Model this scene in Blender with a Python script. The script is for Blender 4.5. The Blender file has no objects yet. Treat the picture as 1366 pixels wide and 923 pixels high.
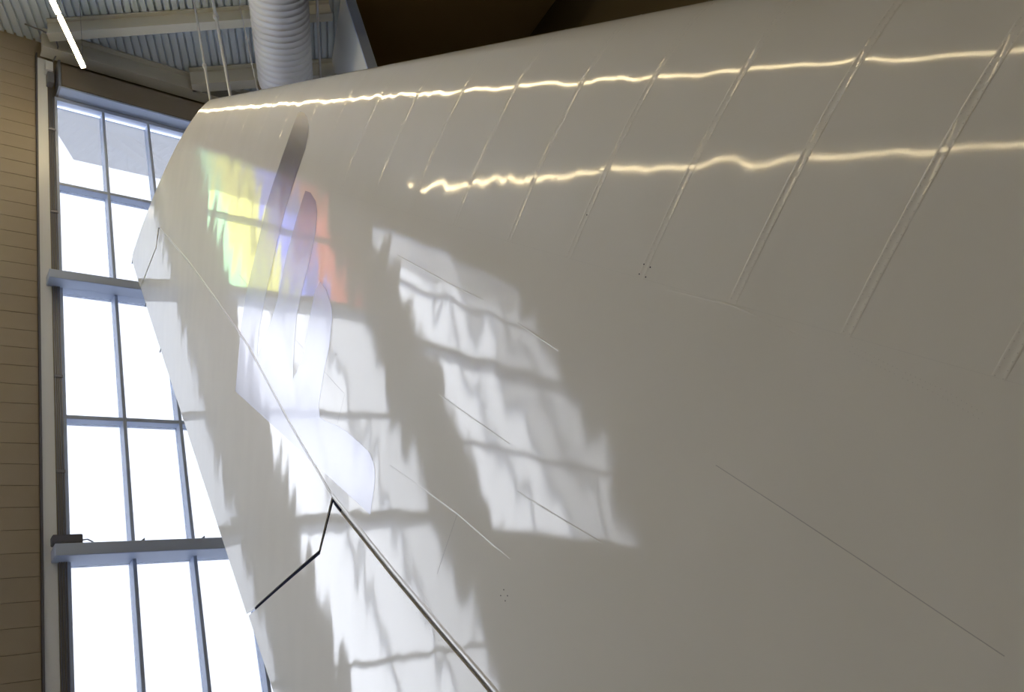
import bpy, bmesh, math
from mathutils import Vector, Matrix
from mathutils.geometry import tessellate_polygon

S = bpy.context.scene
COL = S.collection
CAM_H = 1.6                      # eye height; "rel" heights below are measured from the eye

# ------------------------------------------------------------------ camera, sky, exposure
F_PX = 1113.0
up = Vector((-651, -1816, F_PX)).normalized()
hx = Vector((1377, 189, F_PX)); hx = (hx - up * hx.dot(up)).normalized()
yv = up.cross(hx)
if yv.z < 0: yv = -yv
cam_d = bpy.data.cameras.new('camera'); cam = bpy.data.objects.new('camera', cam_d); COL.objects.link(cam)
cam_d.sensor_width = 36.0; cam_d.lens = F_PX / 1366 * 36.0
cam_d.clip_start = .05; cam_d.clip_end = 500
rgt = Vector((hx.x, yv.x, up.x)); dwn = Vector((hx.y, yv.y, up.y)); fwd = Vector((hx.z, yv.z, up.z))
cam.matrix_world = Matrix(((rgt.x, -dwn.x, -fwd.x, 0), (rgt.y, -dwn.y, -fwd.y, 0),
                           (rgt.z, -dwn.z, -fwd.z, CAM_H), (0, 0, 0, 1)))
S.camera = cam

SKY = 5.2
w = bpy.data.worlds.new('overcast_sky'); S.world = w; w.use_nodes = True
bg = w.node_tree.nodes['Background']
bg.inputs[0].default_value = (.88, .91, 1.0, 1); bg.inputs[1].default_value = SKY
S.view_settings.view_transform = 'Standard'; S.view_settings.look = 'None'
S.view_settings.gamma = 1.0; S.view_settings.use_curve_mapping = False
S.view_settings.exposure = 0.68

Z_SILL, Z_HEAD = .7, 19.5
FD = Vector((-6.6, 1.25, 0)).normalized()          # direction of the turned facet
P3 = Vector((-3.65, 17.0, 0))
q0 = P3 + FD * .1; q1 = P3 + FD * 6.9

# ------------------------------------------------------------------ materials
def mat(name, col, rough=.5, metal=0., coat=0., coat_rough=.03, spec=.5, noise=0., nscale=4., bump=0., bscale=30.):
    m = bpy.data.materials.new(name); m.use_nodes = True
    nt = m.node_tree; b = nt.nodes['Principled BSDF']
    b.inputs['Base Color'].default_value = (*col, 1); b.inputs['Roughness'].default_value = rough
    b.inputs['Metallic'].default_value = metal; b.inputs['Coat Weight'].default_value = coat
    b.inputs['Coat Roughness'].default_value = coat_rough; b.inputs['Specular IOR Level'].default_value = spec
    if noise or bump:
        tc = nt.nodes.new('ShaderNodeTexCoord')
    if noise:
        n = nt.nodes.new('ShaderNodeTexNoise'); n.inputs['Scale'].default_value = nscale; n.inputs['Detail'].default_value = 4
        r = nt.nodes.new('ShaderNodeValToRGB')
        r.color_ramp.elements[0].color = (*[c * (1 - noise) for c in col], 1)
        r.color_ramp.elements[1].color = (*[min(1, c * (1 + noise)) for c in col], 1)
        nt.links.new(tc.outputs['Object'], n.inputs['Vector']); nt.links.new(n.outputs[0], r.inputs[0])
        nt.links.new(r.outputs[0], b.inputs['Base Color'])
    if bump:
        n = nt.nodes.new('ShaderNodeTexNoise'); n.inputs['Scale'].default_value = bscale
        bp = nt.nodes.new('ShaderNodeBump'); bp.inputs['Distance'].default_value = bump
        nt.links.new(tc.outputs['Object'], n.inputs['Vector']); nt.links.new(n.outputs[0], bp.inputs['Height'])
        nt.links.new(bp.outputs[0], b.inputs['Normal'])
    return m

def emis(name, col, strength):
    m = bpy.data.materials.new(name); m.use_nodes = True
    nt = m.node_tree; nt.nodes.remove(nt.nodes['Principled BSDF'])
    e = nt.nodes.new('ShaderNodeEmission'); e.inputs[0].default_value = (*col, 1); e.inputs[1].default_value = strength
    nt.links.new(e.outputs[0], nt.nodes['Material Output'].inputs[0]); return m

def sheet_glass(name, col, refl=.06):
    m = bpy.data.materials.new(name); m.use_nodes = True
    nt = m.node_tree; nt.nodes.remove(nt.nodes['Principled BSDF'])
    t = nt.nodes.new('ShaderNodeBsdfTransparent'); t.inputs[0].default_value = (*col, 1)
    g = nt.nodes.new('ShaderNodeBsdfGlossy'); g.inputs['Roughness'].default_value = .02
    lw = nt.nodes.new('ShaderNodeLayerWeight'); lw.inputs[0].default_value = .5
    pw = nt.nodes.new('ShaderNodeMath'); pw.operation = 'POWER'; pw.inputs[1].default_value = 5
    fr = nt.nodes.new('ShaderNodeMath'); fr.operation = 'MULTIPLY_ADD'; fr.inputs[1].default_value = .9; fr.inputs[2].default_value = .03
    nt.links.new(lw.outputs['Facing'], pw.inputs[0]); nt.links.new(pw.outputs[0], fr.inputs[0])
    mx = nt.nodes.new('ShaderNodeMixShader')
    nt.links.new(fr.outputs[0], mx.inputs[0]); nt.links.new(t.outputs[0], mx.inputs[1]); nt.links.new(g.outputs[0], mx.inputs[2])
    nt.links.new(mx.outputs[0], nt.nodes['Material Output'].inputs[0]); return m

def skin_bump(m, amp=1.0):
    """panel waviness of the fin skin: soft pillows plus streaks along the rib direction"""
    nt = m.node_tree; b = nt.nodes['Principled BSDF']
    N = nt.nodes.new; tc = N('ShaderNodeTexCoord')
    def dot(v):
        d = N('ShaderNodeVectorMath'); d.operation = 'DOT_PRODUCT'; d.inputs[1].default_value = v
        nt.links.new(tc.outputs['Object'], d.inputs[0]); return d.outputs['Value']
    def noise(fa, fb, detail):
        c = N('ShaderNodeCombineXYZ')
        nt.links.new(dot((0, .66 * fa, -.75 * fa)), c.inputs[0]); nt.links.new(dot((0, .75 * fb, .66 * fb)), c.inputs[1])
        n = N('ShaderNodeTexNoise'); n.inputs['Scale'].default_value = 1; n.inputs['Detail'].default_value = detail
        n.inputs['Roughness'].default_value = .45
        nt.links.new(c.outputs[0], n.inputs['Vector']); return n.outputs[0]
    prev = None
    for fa, fb, det, dist in ((1.0, 1.9, 1, .008), (1.3, 6.0, 1, .0004), (2.0, 24.0, 1, .00011)):
        bp = N('ShaderNodeBump'); bp.inputs['Distance'].default_value = dist * amp; bp.inputs['Strength'].default_value = 1
        nt.links.new(noise(fa, fb, det), bp.inputs['Height'])
        if prev: nt.links.new(prev, bp.inputs['Normal'])
        prev = bp.outputs[0]
    nt.links.new(prev, b.inputs['Normal']); nt.links.new(prev, b.inputs['Coat Normal'])

M = {}
M['paint'] = mat('cream_gloss_paint', (.75, .715, .615), .45, 0, 1.0, .066, .1, noise=.03, nscale=.7); skin_bump(M['paint'])
M['silver'] = mat('silver_mica_paint', (.27, .262, .275), .28, .86, .22, .06); skin_bump(M['silver'])
M['gap'] = mat('gap_shade_black', (.008, .010, .03), .8, spec=.05)  # near-black colour stands in for the shade inside the rudder gap
M['noseg'] = mat('rudder_nose_grey', (.30, .30, .31), .6)
M['caulk'] = mat('seam_sealant', (.48, .45, .39), .5)
M['rivet'] = mat('painted_rivets', (.60, .565, .48), .35, 0, 1.0, .05)
M['black'] = mat('black_dot', (.01, .01, .01), .6)
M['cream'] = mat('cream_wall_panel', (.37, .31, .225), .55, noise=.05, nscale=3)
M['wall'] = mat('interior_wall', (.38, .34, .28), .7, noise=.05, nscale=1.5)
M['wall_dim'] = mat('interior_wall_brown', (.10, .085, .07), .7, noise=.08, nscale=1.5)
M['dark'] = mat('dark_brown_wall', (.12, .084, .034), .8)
M['brown'] = mat('brown_soffit', (.42, .29, .12), .8)
M['floor'] = mat('polished_concrete', (.36, .36, .37), .4, noise=.12, nscale=.8)
M['alu'] = mat('window_aluminium', (.56, .65, .84), .4, .0)
M['steel'] = mat('painted_beam_steel', (.74, .73, .66), .5, noise=.04, nscale=2)
M['deck'] = mat('galvanised_deck', (.76, .85, .95), .55, .0, noise=.05, nscale=2)
M['flash'] = mat('white_flashing', (.93, .96, .99), .35)
M['pipe'] = mat('conduit_steel', (.30, .30, .33), .4, .6)
M['bronze'] = mat('bronze_shade_box', (.34, .28, .21), .35, .4)
M['duct'] = mat('duct_galvanised', (.80, .81, .85), .45, .1, noise=.03, nscale=3)
M['white'] = mat('white_panel', (.86, .87, .88), .5)
M['rod'] = mat('white_rod', (.75, .76, .78), .4)
M['box'] = mat('grey_box', (.12, .12, .15), .5)
M['tube'] = emis('warm_tube', (1.0, .79, .45), 27.0)
M['lampbody'] = mat('lamp_body', (.5, .5, .48), .4)
M['glass'] = sheet_glass('clear_glass', (.96, .97, .98))
M['glass_dim'] = sheet_glass('strongly_dimming_glass', (.405, .415, .43))        # darkened to weaken this window's reflection on the rudder; two faces: about 0.2 through the sheet
M['glass_mid'] = sheet_glass('faintly_dimming_glass', (.81, .82, .83))  # colour lowered to tone down the second window's reflection on the fin
M['glass_half'] = sheet_glass('lightly_dimming_glass', (.71, .72, .73))  # far bays darkened in colour so their reflections come out greyer
M['soffit'] = mat('soffit_white', (.93, .94, .96), .7)
M['pave'] = mat('outdoor_paving', (.82, .82, .82), .8, noise=.1, nscale=1)
for n, c in (('green', (.45, .85, .45)), ('yellow', (.98, .93, .22)), ('blue', (.26, .30, .85)), ('red', (.80, .22, .14))):
    M['film_' + n] = sheet_glass('translucent_%s_cloth' % n, c)

# ------------------------------------------------------------------ helpers
def link(name, me, m, parent=None):
    o = bpy.data.objects.new(name, me); COL.objects.link(o)
    if m is not None and len(me.materials) == 0: me.materials.append(m)
    if parent is not None:
        o.parent = parent; o.matrix_parent_inverse = parent.matrix_world.inverted()
    return o

def tag(o, label=None, cat=None, group=None, kind=None):
    if label: o['label'] = label
    if cat: o['category'] = cat
    if group: o['group'] = group
    if kind: o['kind'] = kind
    return o

def empty(name, loc, label, cat, group=None):
    o = bpy.data.objects.new(name, None); COL.objects.link(o)
    o.matrix_world = Matrix.Translation(loc); o.empty_display_size = .2
    return tag(o, label, cat, group)

def from_bm(name, bm, m, parent=None, smooth=False):
    me = bpy.data.meshes.new(name); bm.normal_update()
    bm.to_mesh(me); bm.free()
    if smooth: me.polygons.foreach_set('use_smooth', [True] * len(me.polygons))
    return link(name, me, m, parent)

def bm_box(bm, c, half, ax=(1, 0, 0), ay=(0, 1, 0), az=(0, 0, 1)):
    c = Vector(c); ax, ay, az = Vector(ax), Vector(ay), Vector(az)
    vs = [bm.verts.new(c + ax * (sx * half[0]) + ay * (sy * half[1]) + az * (sz * half[2]))
          for sx in (-1, 1) for sy in (-1, 1) for sz in (-1, 1)]
    for f in ((0, 1, 3, 2), (4, 6, 7, 5), (0, 4, 5, 1), (2, 3, 7, 6), (0, 2, 6, 4), (1, 5, 7, 3)):
        bm.faces.new([vs[i] for i in f])
    return vs

def box(name, x0, x1, y0, y1, z0, z1, m, parent=None, bevel=0.):
    """axis box; z in heights relative to the eye"""
    bm = bmesh.new()
    bm_box(bm, ((x0 + x1) / 2, (y0 + y1) / 2, (z0 + z1) / 2 + CAM_H), (abs(x1 - x0) / 2, abs(y1 - y0) / 2, abs(z1 - z0) / 2))
    bmesh.ops.recalc_face_normals(bm, faces=bm.faces)
    if bevel: bmesh.ops.bevel(bm, geom=bm.edges[:], offset=bevel, segments=2, affect='EDGES')
    return from_bm(name, bm, m, parent)

def bm_tube(bm, pts, r, n=12, cap=True):
    pts = [Vector(p) for p in pts]; rings = []
    for i, p in enumerate(pts):
        d = (pts[min(i + 1, len(pts) - 1)] - pts[max(i - 1, 0)]).normalized()
        a = Vector((0, 0, 1)) if abs(d.z) < .9 else Vector((1, 0, 0))
        u = d.cross(a).normalized(); v = d.cross(u)
        rr = r[i] if isinstance(r, (list, tuple)) else r
        rings.append([bm.verts.new(p + (u * math.cos(2 * math.pi * k / n) + v * math.sin(2 * math.pi * k / n)) * rr) for k in range(n)])
    for a, b in zip(rings, rings[1:]):
        for k in range(n): bm.faces.new((a[k], a[(k + 1) % n], b[(k + 1) % n], b[k]))
    if cap: bm.faces.new(rings[0]); bm.faces.new(rings[-1][::-1])

def tube(name, pts, r, m, parent=None, n=12):
    bm = bmesh.new(); bm_tube(bm, [(p[0], p[1], p[2] + CAM_H) for p in pts], r, n)
    bmesh.ops.recalc_face_normals(bm, faces=bm.faces)
    return from_bm(name, bm, m, parent, True)

RD = Vector((.454, .891, 0))      # roof rib / lamp / duct direction
BD = Vector((.891, -.454, 0))     # roof beam direction
Z_ROOF = 21.65

# ------------------------------------------------------------------ the setting
def struct(o): return tag(o, kind='structure')
struct(box('floor', -22, 16, -14, 20.6, -CAM_H - .1, -CAM_H, M['floor']))

# corrugated roof deck
def deck(name, planes):
    bm = bmesh.new(); pitch = .2; prof = []
    for i in range(300):
        o = -30 + i * pitch
        prof += [(o, 0), (o + .14, 0), (o + .145, .09), (o + .195, .09)]
    ctr = Vector((0, 3, 0)); A, B = [], []
    for (a, z) in prof:
        p = ctr + BD * a
        A.append(bm.verts.new((p - RD * 32 + Vector((0, 0, Z_ROOF + CAM_H + z)))))
        B.append(bm.verts.new((p + RD * 32 + Vector((0, 0, Z_ROOF + CAM_H + z)))))
    for i in range(len(prof) - 1): bm.faces.new((A[i], A[i + 1], B[i + 1], B[i]))
    for co, no in planes:
        bmesh.ops.bisect_plane(bm, geom=bm.verts[:] + bm.edges[:] + bm.faces[:], plane_co=co, plane_no=no, clear_outer=True)
    return struct(from_bm(name, bm, M['deck']))
deck('ceiling', (((-22.1, 0, 0), (-1, 0, 0)), ((16.1, 0, 0), (1, 0, 0)), ((0, -14.1, 0), (0, -1, 0)), ((0, 16.15, 0), (0, 1, 0))))
FN = Vector((-FD.y, FD.x, 0)) * -1
deck('ceiling_bay', (((-22.1, 0, 0), (-1, 0, 0)), ((-1.9, 0, 0), (1, 0, 0)), ((0, 16.15, 0), (0, -1, 0)), (P3 + FN * .15, FN)))
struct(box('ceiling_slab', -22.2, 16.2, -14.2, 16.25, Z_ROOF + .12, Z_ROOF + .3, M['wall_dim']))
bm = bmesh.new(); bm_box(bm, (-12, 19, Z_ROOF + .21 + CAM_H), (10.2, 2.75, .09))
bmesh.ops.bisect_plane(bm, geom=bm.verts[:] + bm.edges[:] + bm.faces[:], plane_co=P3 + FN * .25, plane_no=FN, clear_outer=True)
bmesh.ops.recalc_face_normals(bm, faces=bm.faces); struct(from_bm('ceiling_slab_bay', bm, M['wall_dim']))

# straight wall segments with openings, built in the segment's own frame
def wall_seg(name, p0, p1, openings, m, z0=-CAM_H, z1=Z_ROOF + .1, th=.3):
    p0, p1 = Vector((*p0, 0)), Vector((*p1, 0)); d = (p1 - p0); L = d.length; d.normalize(); nrm = Vector((-d.y, d.x, 0))
    bm = bmesh.new()
    def b(a0, a1, c0, c1):
        if a1 - a0 < 1e-4 or c1 - c0 < 1e-4: return
        c = p0 + d * (a0 + a1) / 2 + nrm * th / 2 + Vector((0, 0, (c0 + c1) / 2 + CAM_H))
        bm_box(bm, c, ((a1 - a0) / 2, th / 2, (c1 - c0) / 2), d, nrm)
    a = 0
    for (o0, o1, c0, c1) in openings:
        b(a, o0, z0, z1); b(o0, o1, z0, c0); b(o0, o1, c1, z1); a = o1
    b(a, L, z0, z1)
    bmesh.ops.recalc_face_normals(bm, faces=bm.faces)
    return struct(from_bm(name, bm, m))

wall_front = wall_seg('wall_front', (-1.75, 16), (16, 16), [(.32, 4.04, Z_SILL, Z_HEAD), (5.40, 10.0, Z_SILL, Z_HEAD)], M['cream'])
wall_seg('wall_splay', (-3.65, 17.0), (-1.75, 16), [], M['cream'])
Lf = 18.67
F0 = P3 + FD * Lf
wall_seg('wall_facet', (F0.x, F0.y), (P3.x, P3.y), [(Lf - 6.9, Lf - .1, 6.9, Z_HEAD)], M['cream'])
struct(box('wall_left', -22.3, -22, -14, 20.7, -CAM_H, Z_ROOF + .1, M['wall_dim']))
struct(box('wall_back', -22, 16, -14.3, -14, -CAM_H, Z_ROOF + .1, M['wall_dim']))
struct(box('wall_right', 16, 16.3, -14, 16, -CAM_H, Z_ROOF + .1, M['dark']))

# cream panel courses on the pier between the first two windows
bm = bmesh.new(); bm_box(bm, (0, 0, 0), (.445, .025, .222))
bmesh.ops.recalc_face_normals(bm, faces=bm.faces)
bmesh.ops.bevel(bm, geom=bm.edges[:], offset=.006, segments=1, affect='EDGES')
pm = bpy.data.meshes.new('wall_panel'); bm.to_mesh(pm); bm.free(); pm.materials.append(M['cream'])
for i in range(51):
    z = -1.35 + i * .45
    if z > 21.3: break
    o = bpy.data.objects.new('wall_panel', pm); COL.objects.link(o); o.location = (2.78, 15.97, z + CAM_H)
    o.parent = wall_front
struct(box('trim_1', 3.23, 3.262, 15.86, 16.0, -CAM_H, 21.0, M['box']))
struct(box('trim_2', 3.275, 3.50, 15.93, 16.0, -CAM_H, 20.9, M['flash']))

# ------------------------------------------------------------------ windows
ROWS = ((16.42, .09, .10), (9.87, .09, .10), (3.8, .09, .10))        # light transoms: rel z, height, depth inwards
BEAMS = (13.30, 6.88)                                                 # heavy transom beams
def window(name, p0, d, xs, z0, z1, bay_dim='', default='glass'):
    """xs: mullion offsets along d, first/last are the jambs"""
    d = Vector(d); n = Vector((d.y, -d.x, 0))       # n points into the room
    p0 = Vector((p0[0], p0[1], 0))
    e = bpy.data.objects.new(name, None); COL.objects.link(e); e.location = (p0.x, p0.y, z0 + CAM_H); e['kind'] = 'structure'
    bpy.context.view_layer.update()
    def member(nm, a0, a1, c0, c1, n0, n1, m, bev=.006):
        bm = bmesh.new()
        c = p0 + d * (a0 + a1) / 2 + n * (n0 + n1) / 2 + Vector((0, 0, (c0 + c1) / 2 + CAM_H))
        bm_box(bm, c, ((a1 - a0) / 2, (n1 - n0) / 2, (c1 - c0) / 2), d, n)
        bmesh.ops.recalc_face_normals(bm, faces=bm.faces)
        if bev: bmesh.ops.bevel(bm, geom=bm.edges[:], offset=bev, segments=1, affect='EDGES')
        return from_bm(nm, bm, m, e)
    w0, w1 = xs[0], xs[-1]
    for a in xs[1:-1]: member('mullion', a - .035, a + .035, z0, z1, -.22, .06, M['alu'])
    member('jamb', w0 - .02, w0 + .07, z0, z1, -.22, .07, M['alu']); member('jamb', w1 - .07, w1 + .02, z0, z1, -.22, .07, M['alu'])
    member('head', w0, w1, z1 - .10, z1 + .03, -.22, .065, M['alu']); member('sill', w0, w1, z0 - .05, z0 + .08, -.22, .12, M['alu'])
    rows = [r[0] for r in ROWS if z0 < r[0] < z1]
    for r in rows: member('transom', w0, w1, r - .045, r + .045, -.22, .05, M['alu'])
    bs = [b_ for b_ in BEAMS if z0 + .5 < b_ < z1]
    for b_ in bs: member('transom_beam', w0 - .26, w1 + .1, b_ - .13, b_ + .11, .07, .40, M['alu'], .012)
    for b_ in bs: member('transom', w0, w1, b_ - .12, b_ + .10, -.22, .069, M['alu'])
    zs = sorted([z0 + .08] + rows + bs + [z1 - .10])
    for bi, (a0, a1) in enumerate(zip(xs, xs[1:])):
        gm = M['glass_mid'] if bay_dim and bay_dim[bi] == 'm' else M['glass_dim'] if bay_dim and bay_dim[bi] == 't' else M['glass_half'] if bay_dim and bay_dim[bi] == 'h' else M['glass']
        for c0, c1 in zip(zs, zs[1:]):
            member('pane', a0 + .036, a1 - .036, c0 + .046, c1 - .046, -.14, -.13, gm, 0)
    return e
# X positions: jamb 3.68, mullions 4.83 5.98 7.09, then one hidden bay
window('window_1', (3.65, 16), (1, 0, 0), (0, 1.175, 2.32, 3.45, 4.60), Z_SILL, Z_HEAD, 'tttt')
window('window_2', (-1.43, 16), (1, 0, 0), (0, 1.24, 2.48, 3.72), Z_SILL, Z_HEAD, 'hmm')
window('window_3', (q1.x, q1.y), (-FD.x, -FD.y, 0), (0, 1.7, 3.4, 5.1, 6.8), 6.9, Z_HEAD, 'hhcc')

# outside: paving and the roof soffit seen through the top panes
struct(box('ground_outside', -40, 40, 16.4, 60, -CAM_H - .3, -CAM_H - .12, M['pave']))
def soffit(name, pts):
    bm = bmesh.new(); k = len(pts)
    lo = [bm.verts.new((x, y, 20.12 + CAM_H)) for x, y in pts]; hi = [bm.verts.new((x, y, 20.9 + CAM_H)) for x, y in pts]
    bm.faces.new(lo); bm.faces.new(hi[::-1])
    for i in range(k): bm.faces.new((lo[i], lo[(i + 1) % k], hi[(i + 1) % k], hi[i]))
    bmesh.ops.recalc_face_normals(bm, faces=bm.faces)
    return struct(from_bm(name, bm, M['soffit']))
soffit('soffit_window_1', [(4.7, 18.5), (16, 18.5), (16, 16.32), (3.5, 16.32), (3.55, 16.9)])
soffit('soffit_window_2', [(-2.1, 18.5), (3.2, 18.5), (3.2, 16.32), (-1.7, 16.32), (-2.1, 16.6)])
o0 = P3 + FN * .35 + FD * .3; o1 = P3 + FN * 2.5 + FD * .3; o2 = P3 + FN * 2.5 + FD * 9; o3 = P3 + FN * .35 + FD * 9
soffit('soffit_window_3', [(p.x, p.y) for p in (o0, o1, o2, o3)])

# partition and the dark ceiling beyond it
bm = bmesh.new()
pd = Vector((1.63, 4.9, 0)).normalized(); pn = Vector((pd.y, -pd.x, 0))
bm_box(bm, Vector((10, 11.1, 0)) + pd * 2.55 + pn * .12 + Vector((0, 0, 10.0 + CAM_H)), (2.55, .1, 11.6), pd, pn)
bmesh.ops.recalc_face_normals(bm, faces=bm.faces)
part_w = struct(from_bm('wall_partition', bm, M['white']))
bm = bmesh.new()
bm_box(bm, Vector((10, 11.1, 0)) + pn * .1 - pd * .03 + Vector((0, 0, 10.0 + CAM_H)), (.03, .14, 11.6), pd, pn)
bmesh.ops.recalc_face_normals(bm, faces=bm.faces)
struct(from_bm('trim_3', bm, M['alu']))
bm = bmesh.new()
pts = [(10.1, -13.9), (15.95, -13.9), (15.95, 15.95), (11.75, 15.95), (10.25, 11.1), (10.1, 11.0)]
lo = [bm.verts.new((x, y, 21.1 + CAM_H)) for x, y in pts]; hi = [bm.verts.new((x, y, 21.3 + CAM_H)) for x, y in pts]
bm.faces.new(lo); bm.faces.new(hi[::-1])
for i in range(len(pts)): bm.faces.new((lo[i], lo[(i + 1) % len(pts)], hi[(i + 1) % len(pts)], hi[i]))
bmesh.ops.recalc_face_normals(bm, faces=bm.faces)
struct(from_bm('ceiling_right', bm, M['brown']))

# ------------------------------------------------------------------ tail fin
U = 1.2308                                  # fin drawing units to metres
X0 = 3.9                                    # mid plane of the fin (drawing units, as everything of the fin)
def W(x, y, z): return (x * U, y * U, z * U + CAM_H)
def le(z): return (z - 2.73) / .985         # y of the leading edge at rel height z (metres)
def te(z): return 11.899 - (10.721 - z) * .373
def h2(y, z):
    """squared half thickness"""
    a, b = le(z), te(z); c = b - a; s = (y - a) / c
    k = min(max((z + 1.56) / 12.09, 0), 1); tc = .125 - .030 * k
    q = (5 * tc * c) ** 2
    if s <= 0: return q * .2969 ** 2 * s
    s = min(s, 1.0)
    v = .2969 * math.sqrt(s) - .1260 * s - .3516 * s * s + .2843 * s ** 3 - .1036 * s ** 4
    return q * v * v
def half(y, z): return max(math.sqrt(max(h2(y, z), 0)), .004)
def nrm(y, z, side=-1):
    a, b = le(z), te(z); s = (y - a) / (b - a)
    if s > .985: y = a + .985 * (b - a)
    e = 2e-3
    gy = (h2(y + e, z) - h2(y - e, z)) / (2 * e); gz = (h2(y, z + e) - h2(y, z - e)) / (2 * e)
    n = Vector((side * 2 * math.sqrt(max(h2(y, z), 0)), -gy, -gz))
    return n.normalized()
def ztip(y): return 10.351 + .0905 * (y - 7.8)
HINGE = [(12.0, 12.9), (10.05, 9.82), (8.98, 8.22), (8.126, 6.836), (7.436, 5.673), (6.76, 4.25), (6.17, 3.111), (5.43, 2.09), (4.98, 1.50), (4.618, 1.034), (3.2, -.86), (3.05, -1.3)]
def hy(z):
    for (y1, z1), (y0, z0) in zip(HINGE, HINGE[1:]):
        if z0 <= z <= z1: return y0 + (y1 - y0) * (z - z0) / (z1 - z0)
    return HINGE[-1][0]
Z_ROOT = -1.056
S_SPAR = .272
def spar_y(z): return le(z) + S_SPAR * (te(z) - le(z))

fin = empty('tail_fin', W(X0, 3.0, Z_ROOT), 'huge glossy cream aircraft tail fin with silver feather emblem, filling most of the hall', 'tail fin')
bpy.context.view_layer.update()

def finish(name, verts, faces, norms, m, parent, flat_from=None):
    """mesh with given vertex normals on the skin faces; faces from index flat_from on keep their own face normal"""
    me = bpy.data.meshes.new(name); me.from_pydata(verts, [], faces); me.update()
    ff = len(faces) if flat_from is None else flat_from
    me.polygons.foreach_set('use_smooth', [i < ff for i in range(len(faces))])
    ln = []
    for i, p in enumerate(me.polygons):
        for vi in p.vertices: ln.append(norms[vi] if i < ff else p.normal.copy())
    me.normals_split_custom_set(ln)
    return link(name, me, m, parent)

def cut_cells(poly, step=.16):
    bm = bmesh.new(); vs = [bm.verts.new((0, y, z)) for y, z in poly]
    for tri in tessellate_polygon([[Vector((y, z, 0)) for y, z in poly]]): bm.faces.new([vs[i] for i in tri])
    ys = [p[0] for p in poly]; zs = [p[1] for p in poly]
    v = math.floor(min(ys) / step) * step + step
    while v < max(ys):
        bmesh.ops.bisect_plane(bm, geom=bm.verts[:] + bm.edges[:] + bm.faces[:], plane_co=(0, v, 0), plane_no=(0, 1, 0)); v += step
    v = math.floor(min(zs) / step) * step + step
    while v < max(zs):
        bmesh.ops.bisect_plane(bm, geom=bm.verts[:] + bm.edges[:] + bm.faces[:], plane_co=(0, 0, v), plane_no=(0, 0, 1)); v += step
    bmesh.ops.remove_doubles(bm, verts=bm.verts[:], dist=1e-5)
    bm.verts.ensure_lookup_table(); bm.verts.index_update()
    V = [(v.co.y, v.co.z) for v in bm.verts]
    Fc = []
    for f in bm.faces:
        idx = [v.index for v in f.verts]
        a = sum(V[idx[i]][0] * V[idx[(i + 1) % len(idx)]][1] - V[idx[(i + 1) % len(idx)]][0] * V[idx[i]][1] for i in range(len(idx)))
        Fc.append(idx if a < 0 else idx[::-1])                # wound so that the face looks towards -X
    E = [tuple(v.index for v in e.verts) for e in bm.edges if len(e.link_faces) == 1]
    bm.free(); return V, Fc, E

def skin_piece(name, poly, m, parent, inset=0., step=.16, rim=True):
    """a two sided, rimmed piece of the airfoil body given by its outline in the (y, z) plane"""
    V, Fc, E = cut_cells(poly, step); n = len(V)
    near = [W(X0 - max(half(y, z) - inset, .003), y, z) for y, z in V]
    far = [(2 * X0 * U - p[0], p[1], p[2]) for p in near]
    norms = [nrm(y, z) for y, z in V]; norms += [Vector((-a.x, a.y, a.z)) for a in norms]
    verts = near + far; faces = [list(f) for f in Fc] + [[i + n for i in f[::-1]] for f in Fc]
    ff = len(faces)
    if rim:
        for a, b in E:
            k = len(verts); verts += [near[a], near[b], far[b], far[a]]; norms += [Vector((0, 0, 1))] * 4
            faces.append([k, k + 1, k + 2, k + 3])
    return finish(name, verts, faces, norms, m, parent, ff)

def on_skin(y, z, off=0.):
    n = nrm(y, z); return Vector(W(X0 - half(y, z), y, z)) + n * off, n

def strip(name, path, width, off, m, parent, profile=None, step=.08):
    """a low band lying on the near skin, cross section given by profile [(across, height)]"""
    pts = []
    for (a, b) in zip(path, path[1:]):
        L = math.hypot(b[0] - a[0], b[1] - a[1]); k = max(1, int(L / step))
        for i in range(k): pts.append((a[0] + (b[0] - a[0]) * i / k, a[1] + (b[1] - a[1]) * i / k))
    pts.append(path[-1])
    profile = profile or [(-.5, 0), (-.5, 1), (.5, 1), (.5, 0)]
    rows = []; bm = bmesh.new()
    for i, (y, z) in enumerate(pts):
        p, q = pts[max(i - 1, 0)], pts[min(i + 1, len(pts) - 1)]
        l = math.hypot(q[0] - p[0], q[1] - p[1]); ty, tz = (q[0] - p[0]) / l, (q[1] - p[1]) / l
        row = []
        for (a, hgt) in profile:
            yy, zz = y - tz * a * width, z + ty * a * width
            if yy < le(zz): yy = le(zz) + 1e-4
            c, _ = on_skin(yy, zz, hgt * off - .0004); row.append(bm.verts.new(c))
        rows.append(row)
    for r0, r1 in zip(rows, rows[1:]):
        for k in range(len(profile) - 1): bm.faces.new((r0[k], r1[k], r1[k + 1], r0[k + 1]))
    bmesh.ops.recalc_face_normals(bm, faces=bm.faces)
    o = from_bm(name, bm, m, parent, True)
    return o

# leading edge panels between the ribs
RIB = (.857, -.515)
rib_y = [-2.2, -1.735, -1.27, -.807, -.34, .121, .597, 1.07, 1.546, 2.079, 2.597, 3.116, 3.628, 4.14, 4.65, 5.16, 5.67, 6.18, 6.69, 7.2]
def rib_end(y0):
    z0 = 2.73 + .985 * y0; t = 0
    lo, hi = 0., 8.
    for _ in range(50):
        t = (lo + hi) / 2; y, z = y0 + RIB[0] * t, z0 + RIB[1] * t
        if y < spar_y(z): lo = t
        else: hi = t
    return (y0, z0), (y0 + RIB[0] * t, z0 + RIB[1] * t)
ribs = [rib_end(y) for y in rib_y]
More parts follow.
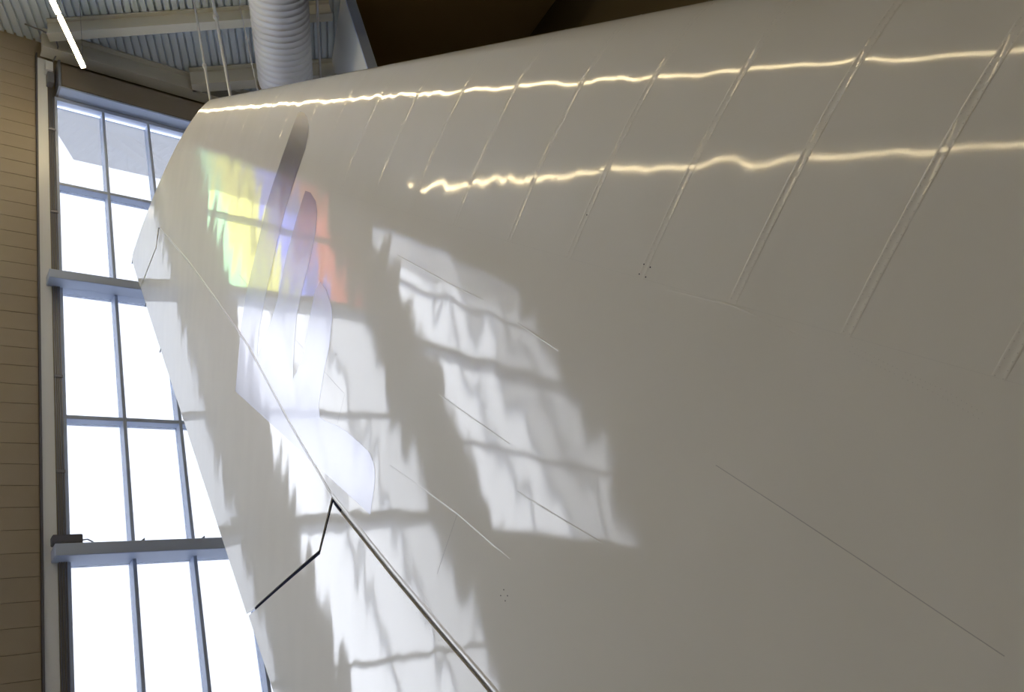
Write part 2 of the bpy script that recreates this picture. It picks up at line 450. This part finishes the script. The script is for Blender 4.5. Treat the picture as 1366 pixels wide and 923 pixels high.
# tip line end: where the spar meets the tip chord
yy = 8.9
for _ in range(30): yy = spar_y(ztip(yy))
TIP_SPAR = (yy, ztip(yy)); TIP_LE = (7.735, 10.351)
TIP_LE = (le(10.351), 10.351)
def le_panel(a, b, na=20, nb=6):
    (l0, s0), (l1, s1) = a, b
    verts, norms, faces = [], [], []
    for side in (-1, 1):
        base = len(verts)
        for j in range(nb + 1):
            v = j / nb
            L = (l0[0] + (l1[0] - l0[0]) * v, l0[1] + (l1[1] - l0[1]) * v); E = (s0[0] + (s1[0] - s0[0]) * v, s0[1] + (s1[1] - s0[1]) * v)
            for i in range(na + 1):
                t = (i / na) ** 2
                y, z = L[0] + (E[0] - L[0]) * t, L[1] + (E[1] - L[1]) * t
                y = max(y, le(z))
                h = 0. if i == 0 else math.sqrt(max(h2(y, z), 0))
                verts.append(W(X0 + side * h, y, z)); norms.append(nrm(y, z, side) if i else Vector((0, -.985, 1)).normalized())
        for j in range(nb):
            for i in range(na):
                k = base + j * (na + 1) + i
                q = [k, k + na + 1, k + na + 2, k + 1]
                faces.append(q if side == -1 else q[::-1])
    return verts, norms, faces
pan = list(ribs) + [(TIP_LE, TIP_SPAR)]
# lowest panel: from the root to the first rib
root_le = (le(Z_ROOT), Z_ROOT); root_sp = (spar_y(Z_ROOT), Z_ROOT)
pan = [(root_le, root_sp)] + pan
for a, b in zip(pan, pan[1:]):
    v, n_, f = le_panel(a, b, nb=14 if a is pan[0] else 6)
    finish('leading_edge_panel', v, f, n_, M['paint'], fin)

# main box skin, behind the spar seam up to the hinge, with the fixed tip
g = .0
TIP_TE = (te(10.72), 10.72)
seam_te = (te(9.80), 9.80)
spar_pts = [p[1] for p in pan]
hinge_pts = [(hy(z), z) for z in [9.82, 8.22, 6.836, 5.673, 4.25, 3.111, 2.09, 1.5, 1.034, -.1, Z_ROOT]]
SEAM1 = [(2.181, 1.252), (1.936, .887), (1.721, .563), (1.54, .285), (1.399, .07)]
outline = [(y + .001, z) for y, z in spar_pts] + [(9.6, ztip(9.6)), (10.3, ztip(10.3)), (11.2, 10.662), (11.72, 10.708), (11.86, 10.68)] + \
          [(seam_te[0] + .0, seam_te[1]), (10.337, 9.654), (10.10, 9.84)] + hinge_pts
skin_piece('box_skin', outline, M['paint'], fin)

# rudders: upper and lower, parted by the open gap
GU = .014; GL = .07; GAP = .034
up_poly = [(hy(z) + GU, z) for z in (3.12, 4.25, 5.673, 6.836, 8.22, 9.80)] + [(10.345, 9.632), (te(9.78) - .012, 9.775)] + \
          [(te(z), z) for z in (9.0, 8.0, 7.0, 6.0, 5.0, 4.0, 3.12)] + [(6.70, 2.835)]
lo_poly = [(hy(z) + GL, z) for z in (Z_ROOT, -.1, 1.034, 1.5, 2.09, 3.04)] + [(6.20, 3.07), (6.70 + .01, 2.835 - GAP)] + \
          [(te(3.085) - .03, 3.12 - GAP)] + [(te(z) - .03, z) for z in (2.4, 1.2, 0, Z_ROOT)]
rud_u = skin_piece('rudder', up_poly, M['paint'], fin, .006); rud_u['label'] = 'upper rudder panel'
rud_l = skin_piece('rudder', lo_poly, M['paint'], fin, .014); rud_l['label'] = 'lower rudder panel below the dark gap'
# fills inside the gaps: grey rudder nose, and near-black standing in for shade
web = [(hy(z) - .02, z) for z in (Z_ROOT, 1.034, 2.09, 3.111, 4.25, 5.673, 6.836, 8.22, 9.7)] + [(hy(z) + .12, z) for z in (9.7, 8.22, 6.836, 5.673, 4.25, 3.111, 2.09, 1.034, Z_ROOT)]
skin_piece('hinge_web', web, M['noseg'], fin, .03)
skin_piece('gap_shade_fill', [(6.1, 3.2), (6.69, 2.93), (te(3.2) - .25, 3.22), (te(3.0) - .25, 2.98), (6.71, 2.70), (6.1, 2.95)], M['gap'], fin, .02)

# hinge cover strip: a rounded bead along the edge of the fixed fin
strip('hinge_bead', [(hy(z) - .018, z) for z in (9.75, 9.0, 8.22, 7.5, 6.836, 6.2, 5.673, 5.0, 4.25, 3.7, 3.15)], .026, .005, M['paint'], fin,
      [(-.5, 0), (-.3, .8), (0, 1), (.3, .8), (.5, 0)])
strip('hinge_lip', [(hy(z) - .022, z) for z in (3.111, 2.6, 2.09, 1.5, 1.034, .4, -.1)], .045, .0025, M['paint'], fin,
      [(-.5, 0), (-.4, 1), (.4, 1), (.5, 0)])

# rib straps with rivet rows
def rivet_rows(path, offs, pitch, r, h, parent, name='rivets', m=None):
    bm = bmesh.new(); (a, b) = path
    L = math.hypot(b[0] - a[0], b[1] - a[1]); ty, tz = (b[0] - a[0]) / L, (b[1] - a[1]) / L
    for o_ in offs:
        t = pitch
        while t < L:
            y, z = a[0] + ty * t - tz * o_, a[1] + tz * t + ty * o_; t += pitch
            if y < le(z) + .01: continue
            p, n = on_skin(y, z, 0); u = n.orthogonal().normalized(); v = n.cross(u)
            top = bm.verts.new(p + n * h); rg = [bm.verts.new(p + (u * math.cos(k * 1.0472) + v * math.sin(k * 1.0472)) * r - n * .0005) for k in range(6)]
            for k in range(6): bm.faces.new((top, rg[k], rg[(k + 1) % 6]))
    bmesh.ops.recalc_face_normals(bm, faces=bm.faces)
    o = from_bm(name, bm, m or M['rivet'], parent, True); o['kind'] = 'stuff'; return o
STRAP = [(-.5, 0), (-.40, 1), (-.28, .15), (.28, .15), (.40, 1), (.5, 0)]
for (a, b) in ribs[2:]:
    L = math.hypot(b[0] - a[0], b[1] - a[1])
    a2 = (a[0] + (b[0] - a[0]) * .012, a[1] + (b[1] - a[1]) * .012)
    wd = .055 if L > 1.2 else .045
    st = strip('rib_strap', [a2, b], wd, .0018, M['paint'], fin, STRAP, .05)
    rivet_rows((a2, b), (-.016, .016), .035, .0045, .0020, st)

# spar rivet line and skin seams
SP = [(1.329, 1.355), (1.196, 1.132), (1.09, .964), (1.019, .82)]
for a, b in zip(SP, SP[1:]): rivet_rows((a, b), (-.012, .012), .022, .003, .0012, fin, 'spar_rivets')
SEAMS = [SEAM1, [(7.30, 6.60), (6.715, 5.626), (6.146, 4.77), (5.601, 3.928), (5.495, 3.772), (5.623, 3.696), (5.75, 3.625)],
         [(4.343, 2.052), (4.797, 1.806)], [(5.054, 2.821), (4.711, 2.458), (4.343, 2.052), (3.924, 1.538)],
         [(4.199, 4.292), (3.674, 3.571), (3.383, 3.192)], [(4.158, 2.919), (3.863, 2.535), (3.573, 2.164)],
         [(3.646, 1.866), (3.333, 1.525), (3.081, 1.256)], [(3.144, 2.821), (2.887, 2.421)], [(2.015, 2.214), (1.711, 1.867), (1.47, 1.504)]]
for i, s_ in enumerate(SEAMS):
    dark = i in (0, 1, 2)
    strip('skin_seam', s_, .005 if dark else .012, .0012 if dark else .0015, M['caulk'] if dark else M['paint'], fin,
          [(-.5, 0), (-.3, .8), (0, 1), (.3, .8), (.5, 0)])
for (y0, z0), (y1, z1) in (((6.10, 2.86), (4.9, 1.25)), ((6.02, 2.90), (4.85, 1.33)), ((7.0, 5.25), (6.25, 3.45))):
    rivet_rows(((y0, z0), (y1, z1)), (0,), .07, .006, .003, fin, 'hinge_rivets')
for y, z in [(2.085, 2.445), (2.056, 2.4), (2.137, 2.417), (2.107, 2.371), (4.08, 1.399), (4.061, 1.352), (4.13, 1.38), (4.1, 1.334), (2.314, 3.03)]:
    p, n = on_skin(y, z, .0008); bm = bmesh.new(); bm_tube(bm, [p - n * .003, p + n * .0006], .0055, 10)
    from_bm('drilled_hole', bm, M['black'], fin)

# silver feather emblem
EMB = [(5.33, 7.354), (5.254, 7.242), (5.202, 7.122), (5.183, 6.964), (5.211, 6.832), (5.297, 6.703), (5.484, 6.582), (5.705, 6.458), (5.87, 6.368), (6.163, 6.184), (6.452, 5.978), (6.759, 5.781), (7.031, 5.591), (7.224, 5.37), (6.97, 5.394), (6.48, 5.535), (6.025, 5.863), (5.919, 5.918), (5.685, 6.059), (5.497, 6.163), (5.421, 6.199), (5.33, 6.085), (5.264, 5.905), (5.271, 5.768), (5.373, 5.585), (5.57, 5.409), (5.816, 5.262), (6.081, 5.085), (6.312, 4.786), (6.449, 4.56), (6.178, 4.593), (5.946, 4.772), (5.797, 4.9), (5.601, 5.034), (5.483, 5.046), (5.4, 4.876), (5.374, 4.655), (5.414, 4.532), (5.589, 4.333), (5.796, 4.179), (6.028, 3.979), (6.053, 3.872), (5.941, 3.756), (5.772, 3.618), (5.61, 3.457), (5.431, 3.239), (5.311, 3.077), (5.291, 2.96), (5.311, 2.882), (5.377, 2.791), (5.552, 2.635), (5.955, 3.091), (6.566, 3.77), (7.244, 4.531), (8.073, 5.462), (8.027, 5.485), (7.477, 6.036), (7.267, 6.195), (6.864, 6.428), (6.471, 6.668), (6.352, 6.761), (6.31, 6.799), (6.104, 6.909), (5.886, 7.017), (5.657, 7.154), (5.481, 7.286), (5.371, 7.373)]
def emblem(name, poly, parent, keep, inset, off=.0016):
    V, Fc, E = cut_cells(poly, .12)
    idx, verts, norms, faces = {}, [], [], []
    for f in Fc:
        cy = sum(V[i][0] for i in f) / len(f); cz = sum(V[i][1] for i in f) / len(f)
        if not keep(cy, cz): continue
        q = []
        for i in f:
            if i not in idx:
                y, z = V[i]; n = nrm(y, z); idx[i] = len(verts)
                verts.append(Vector(W(X0 - half(y, z) + inset, y, z)) + n * off); norms.append(n)
            q.append(idx[i])
        faces.append(q)
    return finish(name, verts, faces, norms, M['silver'], parent)
def split_poly(poly):
    """the emblem crosses the hinge: cut its outline along the hinge line first"""
    hl = [(hy(z), z) for z in (9.8, 8.22, 6.836, 5.673, 4.25, 3.111, 2.09)]
    out = []
    for i, p in enumerate(poly):
        q = poly[(i + 1) % len(poly)]; out.append(p)
        a, b = p[0] - hy(p[1]), q[0] - hy(q[1])
        if a * b < 0:
            lo, hi = 0., 1.
            for _ in range(40):
                t = (lo + hi) / 2; c = (p[0] + (q[0] - p[0]) * t, p[1] + (q[1] - p[1]) * t)
                if (c[0] - hy(c[1])) * a > 0: lo = t
                else: hi = t
            out.append((hy(c[1]), c[1], 'x'))
    i0 = [i for i, p in enumerate(out) if len(p) == 3]
    xs = [(p[0], p[1]) for p in out if len(p) == 3]
    mids = [(hy(z), z) for z in (9.8, 8.22, 6.836, 5.673, 4.25, 3.111)]
    def between(z0, z1):
        m_ = [m for m in mids if min(z0, z1) < m[1] < max(z0, z1)]
        return sorted(m_, key=lambda m: m[1], reverse=z0 > z1)
    a, b = i0[0], i0[-1]
    ring1 = [p[:2] for p in out[a:b + 1]] + between(out[b][1], out[a][1])
    ring2 = [p[:2] for p in out[b:] + out[:a + 1]] + between(out[a][1], out[b][1])
    return ring1, ring2
r1, r2 = split_poly(EMB)
av = lambda r: sum(p[0] - hy(p[1]) for p in r) / len(r)
aft, fore = (r1, r2) if av(r1) > av(r2) else (r2, r1)
e1 = emblem('feather_emblem', fore, fin, lambda y, z: True, 0); e1['label'] = 'silver feather emblem on the fixed fin'
aft = [(max(y, hy(z) + GU + .002), z) for y, z in aft]
e2 = emblem('feather_emblem', aft, rud_u, lambda y, z: True, .006); e2['label'] = 'corner of the silver emblem on the rudder'

# static wicks on the trailing edge
for z in (10.62, 9.30, 8.05):
    bm = bmesh.new(); y = te(z) - (.03 if z > 10.6 else 0)
    bm_tube(bm, [W(X0, y - .02, z), W(X0, y + .05, z - .02)], [.012, .008], 8); from_bm('static_wick', bm, M['black'], fin)

# plinth under the fin
bm = bmesh.new(); bm_box(bm, (X0 * U, 1.2, .14), (1.15, 6.6, .14)); bmesh.ops.recalc_face_normals(bm, faces=bm.faces)
bmesh.ops.bevel(bm, geom=[e for e in bm.edges if e.verts[0].co.z > .2 and e.verts[1].co.z > .2], offset=.05, segments=3, affect='EDGES')
tag(from_bm('display_plinth', bm, M['wall']), 'low grey plinth on the floor carrying the tail fin', 'plinth')

# ------------------------------------------------------------------ roof steel
def ibeam(name, p0, p1, zb, zt, wd, m, label, group=None):
    p0, p1 = Vector((*p0, 0)), Vector((*p1, 0)); d = (p1 - p0).normalized(); n = Vector((-d.y, d.x, 0)); c = (p0 + p1) / 2; hl = (p1 - p0).length / 2
    e = empty(name, (c.x, c.y, zb + CAM_H), label, 'beam', group); bpy.context.view_layer.update()
    for nm, z0, z1, hw in (('bottom_flange', zb, zb + .05, wd / 2), ('web', zb + .05, zt - .05, .03), ('top_flange', zt - .05, zt, wd / 2)):
        bm = bmesh.new(); bm_box(bm, c + Vector((0, 0, (z0 + z1) / 2 + CAM_H)), (hl, hw, (z1 - z0) / 2), d, n)
        bmesh.ops.recalc_face_normals(bm, faces=bm.faces); from_bm(nm, bm, m, e)
    return e
ibeam('eave_beam', (3.32, 15.66), (11.4, 15.66), 20.85, 21.62, .34, M['steel'], 'long grey steel beam along the top of the glazed wall')
b0 = Vector((3.23, 15.45, 0)); 
ibeam('roof_beam', (3.4, 15.30), (3.4 + .88 * 7.4, 15.30 - .475 * 7.4), 21.0, 21.62, .26, M['steel'], 'pale steel roof beam crossing under the corrugated deck beside the duct')
ibeam('roof_beam', (7.15, 15.45), (7.15 + .891 * 4.2, 15.45 - .454 * 4.2), 20.85, 21.6, .3, M['steel'], 'short steel beam end meeting the eave beam just above the fin tip')

# shade cassette below the eave beam
e = empty('shade_cassette', (6.0, 15.8, 19.6 + CAM_H), 'brown metal roller shade box above the tall window', 'shade box'); bpy.context.view_layer.update()
box('cassette_body', 3.74, 8.3, 15.62, 15.98, 19.62, 20.52, M['bronze'], e, .03)
box('bottom_rail', 3.74, 8.3, 15.60, 15.95, 19.54, 19.60, M['alu'], e, .01)
box('end_bracket', 3.68, 3.738, 15.55, 15.98, 19.52, 20.56, M['pipe'], e, .008)

# ------------------------------------------------------------------ conduits at the window jamb
for i in range(4):
    x = 3.525 + i * .038
    e = empty('conduit_pipe', (x, 15.90, -1.5 + CAM_H), 'thin steel conduit running up the window jamb, %s from the cream wall' % ('first', 'second', 'third', 'fourth')[i], 'pipe', 'conduits on the window jamb')
    bpy.context.view_layer.update()
    tube('pipe', [(x, 15.90, -1.5), (x, 15.90, 19.75)], .014, M['pipe'], e)
    for z in (3.0, 8.6, 10.8, 15.4, 18.2): box('clip', x - .02, x + .02, 15.875, 15.93, z - .03, z + .03, M['pipe'], e)
e = empty('junction_box', (3.55, 15.8, 20.1 + CAM_H), 'small metal junction box at the top of the jamb conduits', 'junction box'); bpy.context.view_layer.update()
box('box_body', 3.43, 3.60, 15.72, 15.93, 20.25, 20.62, M['flash'], e, .01)
box('lower_box', 3.47, 3.62, 15.74, 15.93, 19.80, 20.22, M['pipe'], e, .01)
cpts = [(3.55, 15.78, 20.5), (3.66, 15.70, 20.85), (3.70, 15.6, 21.15), (3.62, 15.52, 21.4), (3.3, 15.5, 21.5), (2.9, 15.5, 21.55)]
tube('flex_cable', cpts, .018, M['pipe'], e)
e = empty('actuator_box', (3.6, 15.7, 7.0 + CAM_H), 'dark box with a cable on the lower window beam', 'actuator'); bpy.context.view_layer.update()
box('housing', 3.36, 3.86, 15.62, 15.80, 7.0, 7.17, M['box'], e, .012)
tube('cable', [(3.86, 15.7, 7.08), (3.96, 15.72, 7.10), (4.06, 15.76, 7.06), (4.14, 15.85, 7.0)], .012, M['box'], e, 8)
for x in (4.83, 5.98):
    e = empty('mullion_bracket', (x, 15.8, 6.99 + CAM_H), 'small bracket on the lower window beam at the %s mullion' % ('first' if x < 5 else 'second'), 'bracket', 'brackets on the lower beam'); bpy.context.view_layer.update()
    bm = bmesh.new(); z = 6.99 + CAM_H
    a = [bm.verts.new((x + dx, yy_, z + dz)) for yy_ in (15.72, 15.92) for dx, dz in ((.0, 0), (.14, 0), (.14, .10))]
    bm.faces.new(a[:3]); bm.faces.new(a[3:][::-1])
    for i in range(3): bm.faces.new((a[i], a[(i + 1) % 3], a[(i + 1) % 3 + 3], a[i + 3]))
    bmesh.ops.recalc_face_normals(bm, faces=bm.faces); from_bm('gusset', bm, M['box'], e)
    box('foot_plate', x - .05, x + .15, 15.7, 15.93, 6.985, 7.0, M['alu'], e)

# ------------------------------------------------------------------ duct
e = empty('air_duct', (8.6, 12.6, 19.2 + CAM_H), 'large round silver spiral air duct hanging under the roof', 'duct'); bpy.context.view_layer.update()
dA = Vector((9.16, 13.72, 20.0 + CAM_H)); Ld = 12.
pts, rad = [], []
t = 0.
while t < Ld:
    for dt, r_ in ((0, .750), (.012, .768), (.024, .768), (.036, .750)):
        pts.append(dA - RD * (t + dt)); rad.append(r_)
    t += .19
bm = bmesh.new(); bm_tube(bm, pts, rad, 56); bmesh.ops.recalc_face_normals(bm, faces=bm.faces); from_bm('spiral_duct', bm, M['duct'], e, True)
bm = bmesh.new(); bm_tube(bm, [dA + RD * .05, dA + RD * .04, dA - RD * .06, dA - RD * .07], [.75, .80, .80, .75], 56); bmesh.ops.recalc_face_normals(bm, faces=bm.faces); from_bm('end_collar', bm, M['bronze'], e, True)
for t in (1.5, 4.5, 7.5):
    p = dA - RD * t; bm = bmesh.new(); bm_tube(bm, [p + Vector((0, 0, .7)), p + Vector((0, 0, 1.65))], .012, 8); from_bm('hanger', bm, M['pipe'], e)

# a thin white pipe beside the duct
pp = Vector((10.02, 13.15, 20.3)); 
tube_o = tube('ceiling_pipe', [pp - RD * 9, pp + RD * .6], .035, M['rod']); tag(tube_o, 'thin white pipe running along the right side of the air duct', 'pipe')

# hanging rods
def rod(x, y, z0, r, label, knob):
    e = empty('hanging_rod', (x, y, z0 + CAM_H), label, 'rod', 'rods hanging behind the fin tip'); bpy.context.view_layer.update()
    tube('rod', [(x, y, z0), (x, y, 21.6)], r, M['rod'], e)
    tube('coupling', [(x, y, knob - .06), (x, y, knob - .05), (x, y, knob + .05), (x, y, knob + .06)], [r, r * 1.9, r * 1.9, r], M['rod'], e)
rod(.495 * 13, 13, 16, .028, 'thin white rod hanging left of the fin tip', 18.6)
rod(.5377 * 12.6, 12.6, 15, .040, 'thicker white rod with a capped top hanging above the fin tip', 20.3)
rod(.598 * 12.6, 12.6, 15, .012, 'very thin wire rod hanging nearest to the air duct', 19.8)

# ------------------------------------------------------------------ strip lights
LD = Vector((.545, .838, 0)); LB = Vector((.838, -.545, 0))
def lamp_proto(label, group):
    e = empty('strip_light', (0, 0, 0), label, 'light', group)
    bpy.context.view_layer.update()
    def b(nm, c, half_, m):
        bm = bmesh.new(); bm_box(bm, c, half_, LD, LB); bmesh.ops.recalc_face_normals(bm, faces=bm.faces)
        bmesh.ops.bevel(bm, geom=bm.edges[:], offset=.008, segments=1, affect='EDGES'); return from_bm(nm, bm, m, e)
    b('lamp_housing', (0, 0, .055), (.74, .06, .03), M['lampbody'])
    b('diffuser', (0, 0, 0), (.72, .055, .026), M['tube'])
    for s_ in (-1, 1):
        bm = bmesh.new(); p = LD * (.70 * s_); bm_tube(bm, [p + Vector((0, 0, .08)), p + Vector((0, 0, 2.56))], .006, 6); from_bm('suspension_wire', bm, M['pipe'], e)
    return e
def copy_tree(o, loc, label, group, rot=Matrix.Identity(4)):
    c = o.copy(); COL.objects.link(c); c.matrix_world = Matrix.Translation(loc) @ rot; c['label'] = label; c['group'] = group
    for ch in o.children:
        k = ch.copy(); COL.objects.link(k); k.parent = c; k.matrix_parent_inverse = Matrix.Identity(4)
    return c
proto = lamp_proto('bright warm white strip light hanging in front of the glazed wall', 'strip lights in the row over the fin')
LZ = 19.05 + CAM_H
c0 = Vector((3.59, 13.83, 0))
for i in range(18):
    p = c0 - LD * (1.53 * i); loc = (p.x, p.y, LZ)
    if i == 0: proto.matrix_world = Matrix.Translation(loc)
    else: copy_tree(proto, loc, 'second warm white strip light of the row, cut by the top edge of the view' if i == 1 else 'warm white strip light seen as the bright line along the leading edge', 'strip lights in the row over the fin')
c0 = Vector((-4.1, 13.45, 0)); LD2 = Vector((.629, .777, 0)); ROT2 = Matrix.Rotation(math.atan2(LD2.y, LD2.x) - math.atan2(LD.y, LD.x), 4, 'Z')
for i in range(18):
    p = c0 - LD2 * (1.53 * i)
    if p.x < -21.5: break
    copy_tree(proto, (p.x, p.y, LZ), 'warm white strip light seen as the lower wavy line on the fin', 'strip lights in the far row', ROT2)

# ------------------------------------------------------------------ translucent banners in the second window
for nm, x0, x1 in (('green', 1.93, 2.26), ('yellow', .75, 1.93), ('blue', -.35, .75), ('red', -1.30, -.35)):
    e = empty('banner', ((x0 + x1) / 2, 15.8, 13.45 + CAM_H), 'translucent %s banner hanging in the window, mirrored on the fin' % nm, 'banner', 'banners in the window'); bpy.context.view_layer.update()
    bm = bmesh.new(); V = []
    for i in range(13):
        x = x0 + (x1 - x0) * i / 12
        V.append([bm.verts.new((x, 15.84 + .012 * math.sin(i * 1.3 + k), 13.5 + (19.3 - 13.5) * k / 10 + CAM_H)) for k in range(11)])
    for i in range(12):
        for k in range(10): bm.faces.new((V[i][k], V[i + 1][k], V[i + 1][k + 1], V[i][k + 1]))
    from_bm('cloth', bm, M['film_' + nm], e, True)
    tube('top_rail', [(x0, 15.84, 19.32), (x1, 15.84, 19.32)], .02, M['alu'], e); tube('bottom_rail', [(x0, 15.84, 13.48), (x1, 15.84, 13.48)], .015, M['alu'], e)
